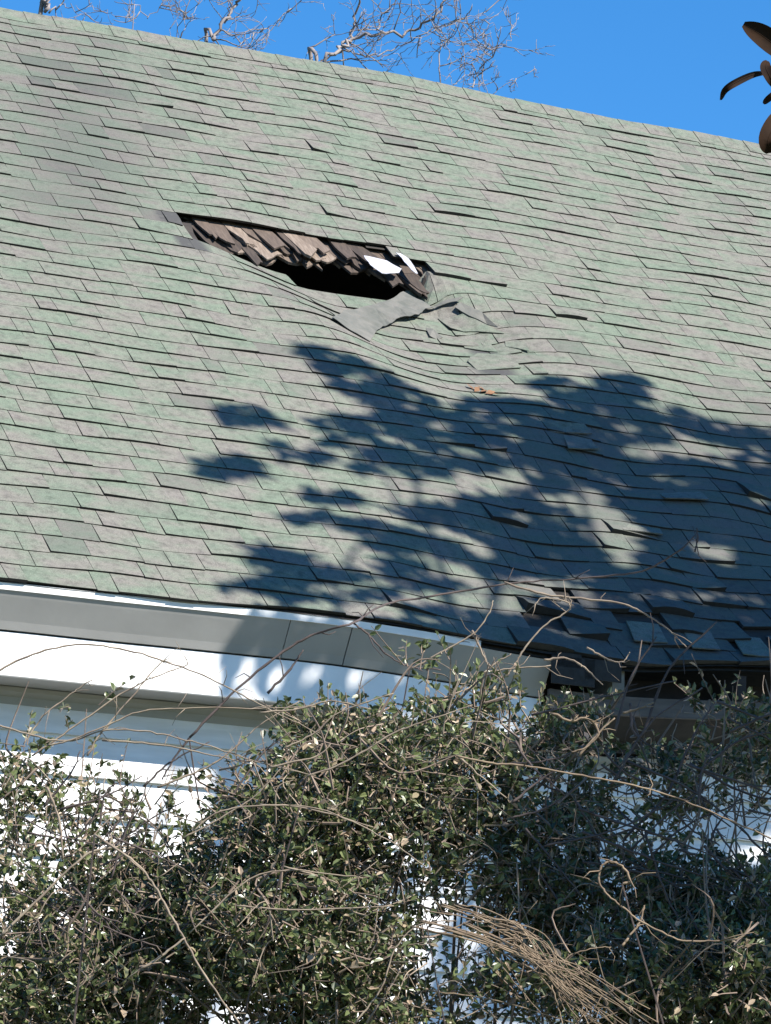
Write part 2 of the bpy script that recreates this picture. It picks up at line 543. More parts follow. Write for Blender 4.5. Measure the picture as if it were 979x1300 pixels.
for a, b in ((UL, -.42), (-.416, on_plane_y(443, 800, .05)[0]), (on_plane_y(444.5, 800, .05)[0], UC)):
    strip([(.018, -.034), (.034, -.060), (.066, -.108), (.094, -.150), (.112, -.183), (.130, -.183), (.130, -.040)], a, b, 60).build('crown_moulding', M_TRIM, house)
strip([(.122, -.19), (.122, -.372), (.150, -.372), (.150, -.19)], UL, UC).build('fascia_board', M_WHITE, house)
WY = .40
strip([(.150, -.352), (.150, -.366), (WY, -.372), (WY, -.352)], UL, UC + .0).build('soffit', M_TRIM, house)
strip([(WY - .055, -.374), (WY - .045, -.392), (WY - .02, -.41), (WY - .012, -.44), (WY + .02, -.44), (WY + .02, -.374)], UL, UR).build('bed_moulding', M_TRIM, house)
# rotten open eave to the right of the cornice
strip([(.06, -.150), (.06, -.235), (.085, -.235), (.085, -.150)], UC + .012, UR).build('bare_fascia_board', M_BROWNB, house)
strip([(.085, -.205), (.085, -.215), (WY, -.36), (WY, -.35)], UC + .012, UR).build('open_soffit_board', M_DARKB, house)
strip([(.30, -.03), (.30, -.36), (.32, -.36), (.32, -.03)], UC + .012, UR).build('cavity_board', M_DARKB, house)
ub = on_plane_y(788, 858, .03)[0]
for uc, mm, wd, nm in ((ub, M_GREYB, .03, 'rafter_tail'), (ub + .62, M_DARKB, .022, 'rafter_tail'), (ub + 1.25, M_DARKB, .022, 'rafter_tail'), (ub + 1.9, M_DARKB, .022, 'rafter_tail')):
    b_ = MB(); d = float(eave_dz([uc])[0])
    b_.box((uc - wd, .05, HZ - .148 + d), (uc + wd, .295, HZ - .035 + d)); b_.build(nm, mm, house)
# old underlay shingles drooping over the rotten corner
b_ = MB()
for (x0, x1, y0, y1, tn) in ((700, 752, 832, 874, .2), (742, 786, 836, 868, .0), (706, 735, 828, 850, .4)):
    a = on_plane_y(x0, y0, .005); c = on_plane_y(x1, y1, .02)
    b_.box((a[0], a[1] - .008, c[2]), (c[0], a[1], a[2]), 0, tn)
b_.build('hanging_old_shingle', M_EDGE, house)

# clapboard front wall
wz1, wz0 = HZ - .375, .55
mb = MB(); z = wz1; i = 0
rw = random.Random(4)
while z > wz0:
    e = .172
    n = 26; uu = np.linspace(UL + .15, UR - .15, n)
    wob = np.array([rw.uniform(-.0015, .0015) for _ in range(n)])
    sag = np.interp(z, [HZ - 1.5, HZ - .4], [0, 1]) * eave_dz(uu)
    z0 = max(z - e, wz0)
    V = np.concatenate([np.stack([uu, 0 * uu + WY + .002, 0 * uu + z + sag], 1), np.stack([uu, 0 * uu + WY - .020 + wob, 0 * uu + z0 + sag], 1), np.stack([uu, 0 * uu + WY + .004, 0 * uu + z0 + sag - .002], 1)])
    F = [(j, j + n, j + n + 1, j + 1) for j in range(n - 1)] + [(j + n, j + 2 * n, j + 2 * n + 1, j + n + 1) for j in range(n - 1)]
    mb.add(V, F); z -= e
# side and rear walls, simple boards with a gable each
bk = 2 * RUN - .40
for ux, sgn in ((UL + .15, -1), (UR - .15, 1)):
    z = wz0
    while z < HZ + RISE - .15:
        z1 = z + .172
        def yr(zz):
            k_ = max(0, (zz - (HZ - .42)) / tan(RP))
            return WY + max(0, k_ - .0), bk - max(0, k_ - .0)
        a0, a1 = yr(z); c0, c1 = yr(z1)
        if c1 - c0 < .05: break
        V = [(ux + sgn * .02, a0, z), (ux + sgn * .02, a1, z), (ux, c1, z1), (ux, c0, z1), (ux, a0, z), (ux, a1, z)]
        mb.add(V, [(0, 1, 2, 3), (0, 4, 5, 1)]); z = z1
z = wz0
while z < HZ - .42:
    V = [(UL + .15, bk + .02, z), (UR - .15, bk + .02, z), (UR - .15, bk, z + .172), (UL + .15, bk, z + .172)]
    mb.add(V, [(0, 1, 2, 3)]); z += .172
mb.build('clapboard_wall', M_SIDE, house)
b_ = MB(); b_.box((UL + .17, WY + .02, 0), (UR - .17, bk - .02, .57)); b_.build('foundation', M_BRICK, house)
b_ = MB(); b_.box((UL + .2, WY + .1, HZ - .5), (UR - .2, bk - .1, HZ - .45)); b_.build('attic_floor', M_DECK, house)

# ------------------------------------------------------------------ the hole: shakes, white sheet, felt flap
def px2raw(x, y, h):
    o = w2l(CAM)[0]; d = w2l(CAM + ray(x, y))[0] - o
    p0 = np.array([0, 0, HZ]) + h * NRM
    t = ((p0 - o) @ NRM) / (d @ NRM)
    return o + d * t
def roof_poly(px, h, thick, m, name, sub=0, noise=0.0, tint=0.0, raw=False, seed=0):
    """polygon traced on the roof, lifted by h (metres, per vertex or one value), with a real thickness"""
    bm = bmesh.new()
    hs = h if hasattr(h, '__len__') else [h] * len(px)
    vs = []
    for (x, y), hh in zip(px, hs):
        if raw:
            q = px2raw(x, y, hh) - np.array([0, 0, HZ]) - hh * NRM; u_, v_ = q[0], q @ SLP
        else: u_, v_ = px2uv(x, y, hh)
        vs.append(bm.verts.new((u_, v_, hh)))
    f = bm.faces.new(vs)
    bmesh.ops.triangulate(bm, faces=[f])
    if sub:
        for _ in range(sub):
            bmesh.ops.subdivide_edges(bm, edges=bm.edges[:], cuts=1, use_grid_fill=True)
        bmesh.ops.triangulate(bm, faces=bm.faces[:])
    bm.verts.index_update()
    A = np.array([v.co[:] for v in bm.verts]); F = [tuple(v.index for v in f.verts) for f in bm.faces]
    bd = [(e.verts[0].index, e.verts[1].index) for e in bm.edges if len(e.link_faces) == 1]
    bm.free()
    hh = A[:, 2].copy()
    if noise:
        r = seed * 1.7
        hh = hh + noise * (np.sin(A[:, 0] * 31 + r) * np.cos(A[:, 1] * 27 + r) + .6 * np.sin(A[:, 0] * 63 + A[:, 1] * 71 + r))
    T = roofL(A[:, 0], A[:, 1], hh, raw=raw); B = T - NRM * thick
    n = len(T)
    mb = MB()
    # orient up
    F2 = []
    for f in F:
        a, b, c = T[f[0]], T[f[1]], T[f[2]]
        F2.append(f if np.cross(b - a, c - a) @ NRM > 0 else f[::-1])
    FF = F2 + [tuple(i + n for i in f[::-1]) for f in F2] + [(a, b, b + n, a + n) for a, b in bd]
    mb.add(np.concatenate([T, B]), FF, 0, tint)
    return mb.build(name, m, house)

# wood shakes: split boards in the raw nominal plane, hanging out under the upper lip
SHB_X = [232, 250, 262, 300, 325, 350, 375, 400, 430, 455, 470, 488, 500, 530, 545]
SHB_Y = [294, 312, 322, 328, 334, 338, 337, 334, 346, 349, 361, 373, 374, 362, 354]
rs = random.Random(21)
def shake(x, ytop, ybot, wpx, lean, h, tilt, tint):
    L = max(10, ybot - ytop)
    pts = []
    n = rs.choice([2, 3, 3])
    top = [(x - wpx / 2, ytop - wpx * .08), (x + wpx / 2, ytop + wpx * .08)]
    bx = x + lean * L
    bot = [(bx + wpx * (.5 - i / n) * rs.uniform(.75, 1.0), ybot + wpx * .1 * (.5 - i / n) + rs.uniform(-.16, .12) * L) for i in range(n + 1)]
    mid_r = (x + wpx / 2 + lean * L * .5 + rs.uniform(-1.5, 1.5), (ytop + ybot) / 2)
    mid_l = (x - wpx / 2 + lean * L * .5 + rs.uniform(-1.5, 1.5), (ytop + ybot) / 2)
    ring = top + [mid_r] + bot + [mid_l]
    P = []
    for (a, b) in ring:
        t = (b - ytop) / L
        P.append(px2raw(a, b, h + tilt * t))
    P = np.array(P); k = len(P)
    B = P - NRM * rs.uniform(.008, .016)
    mb = MB()
    mb.add(np.concatenate([P, B]), [tuple(range(k))[::-1], tuple(range(k, 2 * k)), *[(i, (i + 1) % k, k + (i + 1) % k, k + i) for i in range(k)]], 0, tint)
    mb.build('wood_shake', M_SHAKE, house)
for row in range(3):
    x = 238 + row * 3
    while x < 540:
        wpx = rs.uniform(9, 26)
        T = float(np.interp(x, TX, TY)); Sb = float(np.interp(x + 8, SHB_X, SHB_Y))
        span = Sb - T
        f0, f1 = ((-.1, .55), (.15, .85), (.35, 1.05))[2 - row] if True else (0, 1)
        if span * (f1 - f0) > 5:
            shake(x, T - 9 + span * f0, T + span * f1 * rs.uniform(.92, 1.06), wpx, rs.uniform(.8, 1.35), -.050 + (row) * .013 + rs.uniform(-.006, .006), -.02 + .008 * row + rs.uniform(-.015, .025), rs.choice([.05, .15, .3, .45, .6]))
        x += wpx * rs.uniform(.85, 1.2)

roof_poly([(462, 324), (476, 327), (491, 331), (510, 341), (507, 346), (485, 347), (470, 336)], .012, .003, M_PLAS, 'torn_white_sheet', 2, .003, raw=True, seed=2)
roof_poly([(502, 321), (509, 321), (516, 325), (521, 332), (531, 346), (528, 347), (517, 336), (510, 327)], .025, .003, M_PLAS, 'torn_white_sheet', 1, .004, raw=True, seed=4)
flap = [(422, 403), (438, 393), (470, 387), (495, 381), (512, 370), (537, 361), (548, 371), (562, 377), (588, 378), (580, 383), (556, 388), (540, 392), (532, 399), (520, 401), (508, 402), (498, 409), (486, 414), (478, 419), (470, 433), (446, 419)]
roof_poly(flap, [.02, .025, .03, .03, .03, .04, .03, .025, .025, .03, .035, .035, .04, .045, .04, .03, .025, .02, .012, .015], .0035, M_FELT, 'torn_felt_flap', 2, .005, seed=1)
for i, (px, h, tn) in enumerate((
        ([(585, 383), (612, 396), (632, 415), (618, 412), (596, 401), (578, 390)], .03, 1),
        ([(540, 416), (550, 418), (562, 428), (556, 431), (546, 426)], .02, 0),
        ([(556, 404), (588, 398), (622, 414), (640, 424), (606, 420), (572, 416)], .022, 2),
        ([(578, 420), (616, 426), (632, 446), (590, 442)], .016, 2),
        ([(600, 447), (650, 450), (662, 466), (606, 470), (594, 458)], .014, 2),
        ([(640, 426), (668, 434), (672, 446), (642, 440)], .016, 2))):
    roof_poly(px, [h * (1 if j % 3 else .4) for j in range(len(px))], .004, (M_FELT, M_EDGE, M_SH)[(0, 0, 2)[tn] if tn < 2 else 2], 'loose_shingle', 1, .003, tint=.5, seed=i)
# curled, slipped tabs in the lower right
for i, (px, h) in enumerate((
        ([(676, 532), (700, 548), (752, 550), (742, 538)], .035),
        ([(715, 552), (748, 554), (760, 570), (722, 568)], .03),
        ([(836, 625), (890, 624), (900, 634), (846, 632)], .03),
        ([(786, 662), (838, 670), (842, 678), (792, 672)], .03),
        ([(865, 795), (900, 797), (915, 824), (880, 822)], .03),
        ([(795, 788), (836, 792), (848, 816), (806, 812)], .03),
        ([(930, 806), (965, 810), (985, 834), (944, 830)], .03))):
    roof_poly(px, [h if j > 1 else .004 for j in range(len(px))], .006, M_SH, 'slipped_shingle', 1, .002, tint=.4, seed=i)

# dry leaf litter on the roof
o = None
mb = MB()
for (x, y) in ((598, 490), (606, 493), (615, 495), (623, 497), (630, 499), (611, 491)):
    u_, v_ = px2uv(x, y, .02)
    c = roofL([u_], [v_], .012)[0]
    a = random.uniform(0, 6)
    d1 = np.array([cos(a), sin(a) * .7, sin(a) * .6]) * .035; d2 = np.array([-sin(a), cos(a) * .7, cos(a) * .6]) * .016
    mb.add(l2w(np.array([c - d1, c + d2 + NRM * .01, c + d1 + NRM * .006, c - d2])), [(0, 1, 2), (0, 2, 3)])
o = mb.build('dry_leaf_litter', M_DRY)
o['label'] = 'orange brown dead leaves caught on the roof below the loose shingles'; o['category'] = 'leaf litter'

# ------------------------------------------------------------------ leaves
def leaf_cloud(mb, P, D, Nn, L, Wd, tint, fold=.25, m=0):
    """P base points, D directions, Nn normals, L lengths, Wd widths (arrays)"""
    D = D / np.linalg.norm(D, axis=1)[:, None]
    X = np.cross(D, Nn); X /= np.linalg.norm(X, axis=1)[:, None] + 1e-9
    Nn = np.cross(X, D)
    n = len(P); L = L[:, None]; Wd = Wd[:, None]
    a = P; b = P + D * L * .35 + X * Wd * .5 + Nn * Wd * fold; c = P + D * L * .72 + X * Wd * .38 + Nn * Wd * fold * .8
    t = P + D * L - Nn * L * .06; d = P + D * L * .72 - X * Wd * .38 + Nn * Wd * fold * .8; e = P + D * L * .35 - X * Wd * .5 + Nn * Wd * fold
    V = np.stack([a, b, c, t, d, e], 1).reshape(-1, 3)
    F = []
    for i in range(n):
        k = i * 6
        F.append((k, k + 1, k + 2, k + 3)); F.append((k, k + 3, k + 4, k + 5))
    mb.add(V, F, m, np.repeat(tint, 6))
def rnd_dir(n, up=0.0):
    v = RS.normal(size=(n, 3)); v[:, 2] += up
    return v / np.linalg.norm(v, axis=1)[:, None]

# ------------------------------------------------------------------ shrubs in front of the wall
GAPS = [(362, 1062, 20, 14), (355, 1130, 26, 24), (500, 1085, 24, 32), (520, 1135, 18, 18), (542, 1245, 42, 28), (615, 1110, 26, 28), (500, 1010, 24, 14),
        (820, 932, 70, 18), (905, 950, 50, 18), (860, 1085, 46, 26), (945, 1078, 44, 30), (700, 1010, 24, 16), (800, 1045, 34, 14), (650, 1180, 18, 18), (790, 1215, 24, 18), (720, 1090, 22, 20),
        (205, 1000, 50, 16), (190, 1060, 20, 14), (60, 1070, 14, 10), (130, 1110, 12, 9), (90, 1140, 14, 9), (20, 1120, 10, 12), (150, 1160, 12, 9), (40, 1010, 14, 9), (100, 1050, 12, 8), (260, 1040, 24, 16)]
def shrub(label, base, blobs, nspr, seed, leafL=(.021, .041), tint0=.0, lower=True, group='evergreen shrubs in front of the wall'):
    """blobs: (px x, px y, depth Y, rx px, ry px, rdepth m, weight)"""
    global RS
    RS = np.random.RandomState(seed)
    root = empty('evergreen_shrub', base, label, 'shrub', group=group)
    fo, st = MB(), MB()
    wts = np.array([b[6] * b[3] * b[4] for b in blobs], float); wts /= wts.sum()
    base = np.array(base, float)
    # limbs to each blob
    cen = []
    for b in blobs:
        c = at(b[0], b[1], b[2]); cen.append(c)
        q = base + np.array([RS.uniform(-.25, .25), RS.uniform(-.2, .2), 0])
        mid = q * .5 + c * .5 + RS.normal(size=3) * .12; mid[2] = q[2] * .45 + c[2] * .55
        P = smooth_path([q, mid, c], 5)
        st.tube(P, np.linspace(.020, .0018, len(P)), 5)
    ids = RS.choice(len(blobs), nspr, p=wts)
    for i in ids:
        bx, by, bY, rx, ry, rd, _ = blobs[i]
        s = bY / FPX
        dvec = RS.normal(size=3); dvec /= np.linalg.norm(dvec)
        rad = RS.uniform(0, 1) ** (1 / 2.2)
        o_ = dvec * rad
        c = cen[i] + R2 * o_[0] * rx * s + U2 * o_[1] * ry * s + np.array([0, 1, 0]) * o_[2] * rd
        if c[2] < .3: continue
        pc = proj(c)[0][0]
        if any(((pc[0] - a) / e) ** 2 + ((pc[1] - b2) / f) ** 2 < 1 for a, b2, e, f in GAPS) and RS.uniform() < .85: continue
        # sprig
        L = RS.uniform(.06, .17)
        d = dvec * .5 + RS.normal(size=3) * .5 + np.array([0, -.1, .55]); d /= np.linalg.norm(d)
        bend = RS.normal(size=3) * .25
        ts = np.linspace(0, 1, 4)
        P = c + np.outer(ts, d) * L + np.outer(ts ** 2, bend) * L * .6
        st.tube(P, np.linspace(.0028, .0012, 4), 3)
        nl = RS.randint(6, 12)
        tt = RS.uniform(.1, 1, nl)
        B = c + np.outer(tt, d) * L + np.outer(tt ** 2, bend) * L * .6
        ld = rnd_dir(nl) + d * .7
        nn = rnd_dir(nl) * .9 + np.array([.45, -.55, .65])
        lL = RS.uniform(*leafL, nl)
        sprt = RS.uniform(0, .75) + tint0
        tin = np.clip(sprt + RS.uniform(-.2, .2, nl), 0, .86)
        tin = np.where(RS.uniform(size=nl) < .13, RS.uniform(.88, 1, nl), tin)
        leaf_cloud(fo, B, ld, nn, lL, lL * RS.uniform(.42, .6, nl), tin)
    # twigs crossing the crown
    for _ in range(nspr // 18):
        i = RS.choice(len(blobs), p=wts)
        bx, by, bY, rx, ry, rd, _w = blobs[i]
        s = bY / FPX
        o_ = RS.uniform(-1, 1, 3) * .9
        c = cen[i] + R2 * o_[0] * rx * s + U2 * o_[1] * ry * s + np.array([0, 1, 0]) * o_[2] * rd
        d = RS.normal(size=3) + np.array([0, 0, .5]); d /= np.linalg.norm(d)
        L = RS.uniform(.12, .38)
        P = [c, c + d * L * .5 + RS.normal(size=3) * .05, c + d * L]
        P = smooth_path(P, 4)
        st.tube(P, np.linspace(.005, .0016, len(P)), 4)
    bt = st
    for _ in range(nspr // 11):
        i = RS.choice(len(blobs), p=wts)
        bx, by, bY, rx, ry, rd, _w = blobs[i]
        s = bY / FPX
        o_ = RS.normal(size=3); o_ *= RS.uniform(.6, 1.02) / np.linalg.norm(o_); o_[2] = -abs(o_[2])
        c = cen[i] + R2 * o_[0] * rx * s + U2 * o_[1] * ry * s + np.array([0, 1, 0]) * o_[2] * rd
        d = RS.normal(size=3) + np.array([0, 0, .1]); d /= np.linalg.norm(d)
        L = RS.uniform(.08, .26)
        P = smooth_path([c, c + d * L * .5 + RS.normal(size=3) * .035, c + d * L + RS.normal(size=3) * .04], 4)
        bt.tube(P, np.linspace(.0030, .0012, len(P)), 4, 1)
    fo.build('foliage', M_LEAF, root, loc=base)
    st.build('stems', [M_STEM, M_TWIG], root, loc=base)
    return root
LB = at(120, 1250, 14.6); LB[2] = 0
shrub('small leaved evergreen shrub at the far left thin enough for sunlit siding to show', LB, [
    (60, 1130, 14.6, 120, 150, .45, .42), (20, 1010, 14.7, 70, 70, .25, .50), (150, 1180, 14.4, 130, 120, .45, .75), (90, 1270, 14.3, 190, 80, .5, 1.3),
    (210, 1140, 14.5, 60, 80, .3, .6), (100, 1400, 14.4, 200, 150, .5, .5), (100, 1700, 14.4, 190, 250, .5, .12),
    (200, 1030, 14.7, 110, 50, .2, .22), (110, 900, 14.8, 40, 30, .1, .10)], 2500, 101)
MBs = at(430, 1250, 14.2); MBs[2] = 0
shrub('tall dense evergreen shrub in the middle reaching up to the cornice', MBs, [
    (430, 1040, 14.3, 110, 110, .4, 1.2), (350, 1090, 14.2, 95, 110, .4, 1.2), (520, 985, 14.4, 110, 75, .4, 1.0), (590, 905, 14.6, 60, 36, .25, .6),
    (545, 845, 14.7, 36, 26, .15, .22), (430, 940, 14.5, 90, 40, .3, .7), (380, 1220, 14.1, 140, 110, .5, 1.5), (540, 1090, 14.2, 90, 100, .4, .7),
    (600, 1040, 14.3, 70, 90, .3, .8), (500, 1270, 14.1, 130, 70, .5, 1.0), (640, 930, 14.5, 50, 50, .3, .5), (260, 1180, 14.2, 70, 90, .4, 1.2), (400, 1450, 14.2, 240, 160, .6, .5), (400, 1750, 14.2, 220, 260, .6, .12)], 4700, 102)
RB = at(830, 1250, 14.0); RB[2] = 0
shrub('shaded evergreen shrub on the right below the rotten eave', RB, [
    (700, 1000, 14.4, 70, 90, .3, .55), (790, 955, 14.5, 90, 30, .25, .25), (900, 1000, 14.3, 110, 60, .3, .30), (955, 950, 14.4, 50, 60, .25, .75),
    (800, 1060, 14.3, 120, 70, .35, .32), (680, 1130, 14.2, 80, 110, .35, 1.0), (780, 1160, 14.2, 110, 80, .4, .6), (920, 1160, 14.1, 110, 90, .4, .9), (930, 905, 14.4, 60, 22, .15, .3), (740, 912, 14.5, 50, 18, .15, .25),
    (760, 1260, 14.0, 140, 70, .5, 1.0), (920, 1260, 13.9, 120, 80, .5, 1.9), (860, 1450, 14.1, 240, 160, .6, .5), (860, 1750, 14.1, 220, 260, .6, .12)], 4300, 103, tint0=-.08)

# ------------------------------------------------------------------ bare vines
def cane_tube(mb, pts, Y, r0, r1, wob=1.5, k=7):
    P = []
    for i, p in enumerate(pts):
        yy = Y if len(p) < 3 else p[2]
        P.append(at(p[0], p[1], yy))
    P = smooth_path(P, k)
    n = len(P)
    P = P + RS.normal(size=(n, 3)) * .0008 * wob
    mb.tube(P, np.linspace(r0, r1, n) * RS.uniform(.85, 1.15, n), 5)
    # buds / side twigs
    for _ in range(max(1, n // 7)):
        i = RS.randint(1, n - 1)
        d = P[i] - P[i - 1]; d /= np.linalg.norm(d) + 1e-9
        q = d * .5 + RS.normal(size=3) * .6; q /= np.linalg.norm(q)
        L = RS.uniform(.03, .12)
        mb.tube([P[i], P[i] + q * L * .5 + RS.normal(size=3) * .006, P[i] + q * L], [r1 * .9, r1 * .7, r1 * .4], 4)
def vine(label, canes, matl, Y, r=(.0055, .003), rooty=None, seed=1, extra=None):
    global RS
    RS = np.random.RandomState(seed)
    x, y = canes[0][0][:2]
    b = at(x, y, Y); b = np.array([b[0], Y + .1, 0.0])
    root = empty('bare_vine', b, label, 'vine', group='leafless vines tangled over the shrubs')
    mb = MB()
    q = at(x, y, Y)
    sx = RS.uniform(-.5, .5)
    P = smooth_path([b + np.array([sx, .5, 0]), b * .6 + q * .4 + np.array([sx * .8, .35, 0]), b * .25 + q * .75 + np.array([sx * .6 + RS.uniform(-.1, .1), .2, 0]), q], 8)
    mb.tube(P, np.linspace(.008, r[0] * .6, len(P)), 5)
    mb.build('stem', M_TWIGD, root, loc=b)
    for c in canes:
        mb = MB()
        cane_tube(mb, c, Y + RS.uniform(-.15, .15), r[0] * RS.uniform(.75, 1.15), r[1], k=7)
        mb.build('cane', matl, root, smooth=True, loc=b)
    return root
vine('pale arching vine over the sunlit fascia at the far left', [
    [(-30, 875), (0, 850), (50, 828), (105, 818), (170, 828), (240, 850), (300, 878), (350, 905), (400, 930), (430, 960)],
    [(-20, 915), (34, 931), (84, 941), (135, 927), (185, 929), (236, 939), (286, 954), (330, 968), (400, 985)],
    [(60, 946), (84, 941), (135, 921), (175, 904), (236, 899), (330, 899), (400, 897)],
    [(40, 960), (88, 927), (152, 882), (195, 860), (235, 845), (236, 835)],
    [(110, 960), (131, 927), (168, 884), (200, 845), (215, 835)],
    [(30, 945), (54, 910), (85, 885), (105, 870), (118, 862)],
    [(200, 1000), (260, 975), (293, 954), (330, 920), (380, 890)],
    [(130, 940), (200, 945), (260, 957), (330, 973)]], M_TWIG, 13.9, (.0038, .0018), seed=31)
vine('long thin vine climbing from the fascia across the shaded roof', [
    [(240, 937), (300, 875), (360, 827), (400, 805), (450, 790), (490, 767, 16.2), (560, 755, 16.4), (655, 740, 16.5), (730, 735, 16.5), (815, 725, 16.4), (860, 700, 16.3), (882, 680, 16.3)],
    [(882, 700, 16.3), (886, 685, 16.3), (885, 670, 16.3)],
    [(450, 792), (470, 808), (490, 830), (520, 846), (560, 850)],
    [(240, 937), (220, 965), (205, 990)],
    [(340, 880), (372, 845), (385, 825)]], M_TWIGD, 15.3, (.0050, .0030), seed=32)
vine('curling vine standing up in front of the rotten eave corner', [
    [(520, 850), (560, 828), (600, 805), (620, 780), (626, 762)],
    [(640, 860), (652, 847), (665, 825), (690, 795), (722, 775), (719, 764), (690, 759), (677, 770)],
    [(640, 740), (700, 756), (785, 765), (820, 780), (850, 800), (872, 822)],
    [(745, 822), (770, 836), (790, 840), (800, 828)],
    [(690, 838), (720, 836), (745, 850), (765, 870)],
    [(600, 800), (618, 840), (636, 860), (640, 900)],
    [(590, 880), (625, 845), (650, 830)],
    [(560, 900), (600, 860), (640, 850), (700, 845)]], M_TWIG, 15.0, (.0044, .0022), seed=33)
vine('pale canes lying across the middle evergreen shrub', [
    [(390, 986), (443, 965), (500, 931), (557, 910), (600, 895)],
    [(330, 1022), (387, 1026), (474, 1050)],
    [(245, 1055), (280, 1030), (350, 1022), (415, 1030), (490, 1065), (540, 1100)],
    [(232, 1065), (286, 1035), (330, 1005), (370, 960)],
    [(583, 961), (610, 985), (644, 1014)],
    [(300, 1150), (380, 1155), (500, 1150)],
    [(240, 1185), (330, 1110), (440, 1112), (460, 1115)],
    [(451, 1299), (484, 1254), (500, 1209), (529, 1176), (577, 1168)],
    [(465, 1299), (495, 1255), (512, 1225)],
    [(360, 1100), (420, 1118), (480, 1150)],
    [(330, 905), (380, 900), (420, 890), (470, 900)],
    [(360, 950), (400, 930), (430, 905), (500, 880)],
    [(340, 975), (400, 960), (420, 945)]], M_TWIG, 13.6, (.0038, .0020), seed=34)
vine('stout pale cane slanting down through the left shrub', [
    [(120, 1060), (165, 1090), (190, 1115), (210, 1150), (230, 1185), (255, 1230), (300, 1295), (320, 1320)],
    [(60, 1000), (75, 1040), (80, 1090)],
    [(180, 1230), (210, 1210), (235, 1190)],
    [(0, 1190), (60, 1130), (110, 1085), (150, 1075)]], M_TWIG, 13.5, (.0052, .0032), seed=35)
fan = []
rf = random.Random(8)
for i in range(30):
    a = rf.uniform(-26, 22); b = rf.uniform(-46, 50)
    x0 = rf.uniform(520, 670)
    xe = rf.uniform(720, 840)
    yq = 1168 + a * .8 + max(0, x0 - 590) * .45
    fan.append([(x0, yq), (x0 * .5 + 335 + rf.uniform(-8, 8), yq * .5 + 606 + a * .5 - 6 + rf.uniform(-6, 4)), (680 + rf.uniform(-14, 14), 1212 + a), (725 + rf.uniform(-12, 12), 1250 + b * .7), (xe, 1250 + (xe - 725) * .7 + b)])
fan += [[(545, 1258), (620, 1268), (700, 1290), (760, 1310)], [(715, 1232), (722, 1214), (760, 1203), (775, 1203)], [(700, 1250), (712, 1290), (715, 1310)], [(610, 1180), (640, 1230), (690, 1290)]]
vine('bundle of dry tan vine stalks drooping at the bottom right of centre', fan, M_STRAW, 13.2, (.0030, .0015), seed=36)
vine('looped tan vine curling over the shaded shrub at the right', [
    [(790, 1122), (800, 1118), (790, 1100), (770, 1095), (760, 1115), (770, 1135), (795, 1155), (815, 1170), (860, 1192), (900, 1195), (940, 1190), (955, 1170)],
    [(790, 1200), (798, 1190), (812, 1172), (818, 1150)],
    [(580, 960), (620, 968), (665, 972), (740, 985), (815, 1000), (890, 1025), (979, 1065), (1020, 1085)],
    [(700, 905), (725, 915), (745, 912), (760, 930), (745, 948), (725, 955)],
    [(790, 905), (815, 898), (830, 892)],
    [(735, 960), (760, 930), (780, 912)]], M_STRAW, 13.3, (.0046, .0026), seed=37)
dk = []
rf = random.Random(12)
for i in range(46):
    x0 = rf.uniform(640, 960); y0 = rf.uniform(885, 1160)
    a = rf.uniform(.2, 1.3) * rf.choice([-1, 1, 1])
    L = rf.uniform(70, 200)
    dk.append([(x0, y0), (x0 + cos(a) * L * .5 + rf.uniform(-12, 12), y0 + sin(a) * L * .5 + rf.uniform(-12, 12)), (x0 + cos(a) * L, y0 + sin(a) * L * .9)])
vine('dark crisscross vine stems netted over the shaded siding at the right', dk, M_TWIGD, 13.8, (.0050, .0026), seed=38)
dk = []
for i in range(32):
    x0 = rf.uniform(-10, 300); y0 = rf.uniform(985, 1200)
    a = rf.uniform(.3, 1.3) * rf.choice([-1, -1, 1])
    L = rf.uniform(50, 140)
    dk.append([(x0, y0), (x0 + cos(a) * L * .5 + rf.uniform(-12, 12), y0 + sin(a) * L * .5 + rf.uniform(-12, 12)), (x0 + cos(a) * L, y0 + sin(a) * L * .9)])
vine('dark thin vine stems netted over the sunlit siding at the left', dk, M_TWIGD, 14.0, (.0040, .0020), seed=39)

